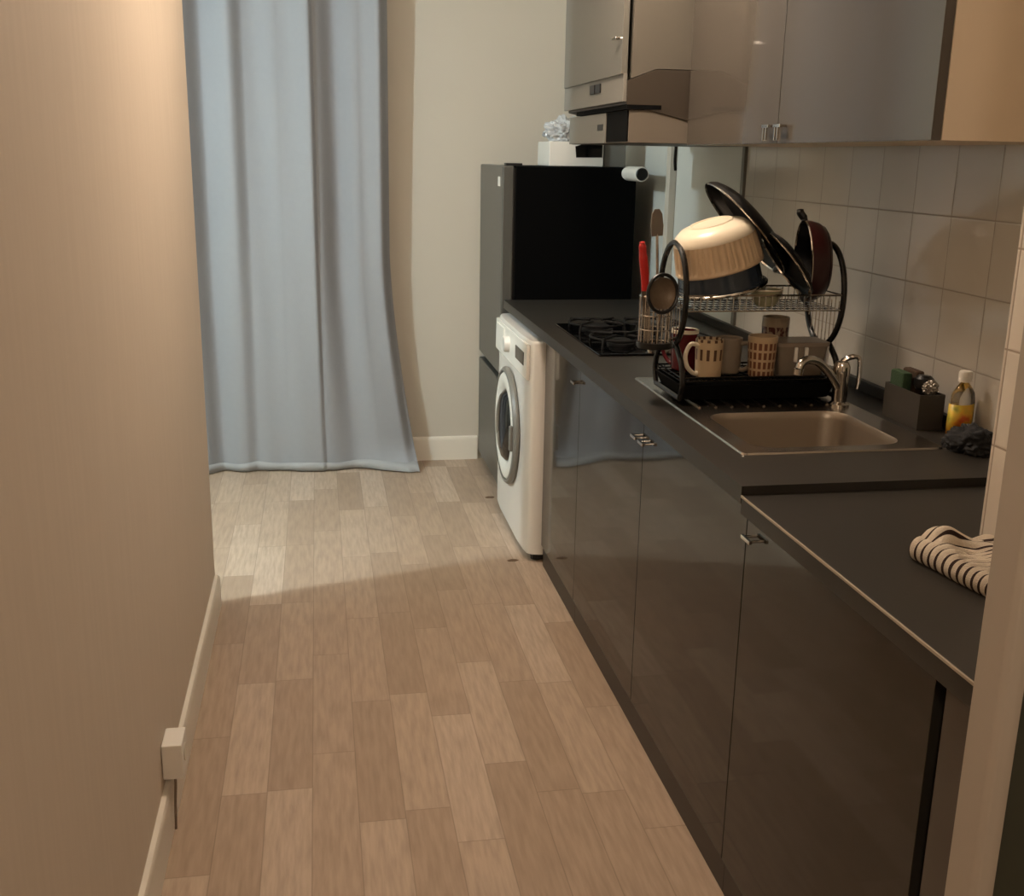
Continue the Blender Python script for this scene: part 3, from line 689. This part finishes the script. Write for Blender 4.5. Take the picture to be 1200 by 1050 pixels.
def bottle():
    t = thing('soap_bottle', 'clear dish soap bottle with a yellow label and white cap by the tiles', 'bottle', (1.400, 2.155, .9055))
    sq = Matrix.Scale(.62, 4, (0, 1, 0))
    R = Matrix.Rotation(.5, 4, 'Z')
    bm = bmesh.new(); lathe(bm, [(0, 0), (.034, 0), (.037, .004), (.037, .085), (.033, .105), (.018, .122), (.011, .128), (.011, .136), (.0, .136)], 40, R @ sq, cap0=False, cap1=False)
    obj('body', bm, mat('clear_plastic', (244, 240, 230), rough=.04, trans=1., noise=.01), t)
    bm = bmesh.new(); lathe(bm, [(0, .002), (.032, .002), (.0345, .006), (.0345, .072), (0, .072)], 36, R @ sq, cap0=False, cap1=False)
    obj('soap', bm, mat('yellow_soap', (190, 150, 60), rough=.2, noise=.03), t)
    m = mat('yellow_orange_label', (216, 150, 40), rough=.4); g = N(m); X, Y, Z = g.xyz()
    n = g.noise(g.comb(X, Y, Z), 26, 2)
    g.to(g.ramp(n, [(.32, (206, 92, 30)), (.45, (226, 176, 52)), (.6, (196, 176, 60)), (.72, (110, 118, 44))]), 'Base Color')
    bm = bmesh.new(); rings = []
    for z in (.010, .082):
        rings.append([(R @ sq) @ V((.0376*math.cos(a), .0376*math.sin(a), z)) for a in [2.25+k*2.8/24 for k in range(25)]])
    loft(bm, rings, closed=False); o = obj('label_sticker', bm, m, t); o.modifiers.new('thickness', 'SOLIDIFY').thickness = .0006; o['label'] = 'yellow and orange label'
    bm = bmesh.new(); lathe(bm, [(0, .130), (.0145, .130), (.0145, .150), (.012, .154), (0, .154)], 24, cap0=False, cap1=False); obj('cap', bm, M['white2'], t)
bottle()
def crumple(name, loc, size, m, label, cat, seed):
    from mathutils import noise as mn
    bm = bmesh.new(); bmesh.ops.create_icosphere(bm, subdivisions=5, radius=1)
    for v in bm.verts:
        p = v.co.copy(); q = p + V((seed, seed*.7, 0))
        k = 1 + .3*mn.noise(q*1.6) + .32*(abs(mn.noise(q*3.1))-.25) + .12*mn.noise(q*7)
        z = p.z*size[2]*k
        v.co = V((p.x*size[0]*k, p.y*size[1]*k, max(z, -size[2]*.35)+size[2]*.35))
    o = obj(name, bm, m, angle=60); o.location = loc; return tag(o, label, cat)
crumple('dishcloth', (1.372, 2.055, .9055), (.052, .060, .040), mat('black_cloth', (22, 22, 23), rough=.8, noise=.25, nscale=60, bump=.3, bscale=300), 'crumpled black cloth lying on the worktop beside the soap bottle', 'cloth', 2.3)

# ------------------------------------------------------------ striped towel
def towel():
    m = mat('striped_terry', (210, 196, 176), rough=.9, spec=.1, bump=.5, bscale=500); g = N(m)
    at = m.node_tree.nodes.new('ShaderNodeAttribute'); at.attribute_name = 'stripe'
    s = g.math('FRACT', g.math('MULTIPLY', at.outputs['Fac'], 12.))
    s = g.math('GREATER_THAN', g.math('ABSOLUTE', g.math('SUBTRACT', s, .5)), .32)
    g.to(g.mix(s, lin((214, 200, 180))+(1,), lin((62, 48, 44))+(1,)), 'Base Color')
    from mathutils import noise as mn
    bm = bmesh.new(); ny, nx = 120, 100; vs = []; st = []
    A, Bp = V((.918, 1.500)), V((.950, 1.318))
    for i in range(ny+1):
        u = i/ny; row = []
        base = A.lerp(Bp, u); dirx = V((1, .10 - .25*u))
        puff = .0155 + .0007*math.sin(u*12*2*PI)
        for j in range(nx+1):
            v = j/nx
            L = .145 - .02*u + .012*math.sin(u*5)
            # profile: starts under, rolls round the front edge, runs back on top with ridges
            if v < .15:
                a = PI*(v/.15); r = puff*(1-.25*u)
                off = r*(1-math.sin(a)) ; zz = r*(1-math.cos(a))
                off = r - r*math.sin(a)
                st_ = u
            else:
                k = (v-.15)/.85; off = puff*(1-.25*u) + k*L
                zz = 2*puff*(1-.25*u)*(1-.35*k) + .014*math.sin(k*9+u*5+.6)*(k*(1-k)*3.0)*(1.2-u) + .022*math.exp(-((u-.10)/.10)**2)*math.sin(PI*min(1, k*1.6))
                st_ = u + .07*math.sin(k*7+u*3)*k + .16*k*(.5-u)
            p = base + dirx*off
            q = V((p.x*14, p.y*14, 3.1)); lump = mn.noise(q) ; fine = mn.noise(q*2.7+V((5, 0, 0)))
            st_ += .030*lump + .014*fine
            kk = min(1, v/.3)
            zz = max(0, zz + kk*(.009*lump + .005*fine)*min(1, 6*u, 6*(1-u)+.4)); p = p + dirx*(.010*lump*kk)
            row.append(bm.verts.new((min(p.x, 1.054), p.y + .02*math.sin(v*6)*v, max(.0005, zz + .001)))); st.append(st_)
        vs.append(row)
    for i in range(ny):
        for j in range(nx): bm.faces.new((vs[i][j], vs[i+1][j], vs[i+1][j+1], vs[i][j+1]))
    # close the two ends and the back down to the worktop
    o = obj('towel', bm, m, angle=180)
    o.location = (0, 0, .8885)
    at_ = o.data.attributes.new('stripe', 'FLOAT', 'POINT'); at_.data.foreach_set('value', st)
    sm = o.modifiers.new('thickness', 'SOLIDIFY'); sm.thickness = .005; sm.offset = -1
    tag(o, 'crumpled dark and cream striped towel lying on the lower worktop', 'towel')
towel()

# ------------------------------------------------------------ left wall socket, floor scraps
t = thing('wall_socket', 'small white surface socket on the left wall above the skirting board', 'socket', (XL, 2.26, .135))
obj('housing', B((.0005, 0, 0), (.046, .085, .085), .004), M['white2'], t)
bm = bmesh.new(); lathe(bm, [(0, 0), (.019, 0), (.021, .003), (.0, .003)], 24, tilt((.0455, .0425, .045), (0, PI/2, 0)), cap0=False, cap1=False); obj('socket_face', bm, M['white_wood'], t)
bm = bmesh.new(); tube(bm, smooth_path([(.026, .01, .0), (.026, .008, -.02), (.024, 0, -.06), (.022, -.004, -.122)], 5), .003, 8); o = obj('cable', bm, mat('grey_brown_cable', (120, 104, 86), rough=.5, noise=.05), t)
scr = mat('brown_crumb', (120, 96, 74), rough=.8, noise=.2, nscale=80)
for x, y, lb, sd in ((.735, 4.66, 'small brown crumb on the floor beside the fridge', 1), (.70, 3.86, 'small brown crumb on the floor in front of the washing machine', 4)):
    c = crumple('crumb', (x, y, 0.0002), (.020, .009, .004), scr, lb, 'crumb', sd); c['group'] = 'crumbs on the floor'
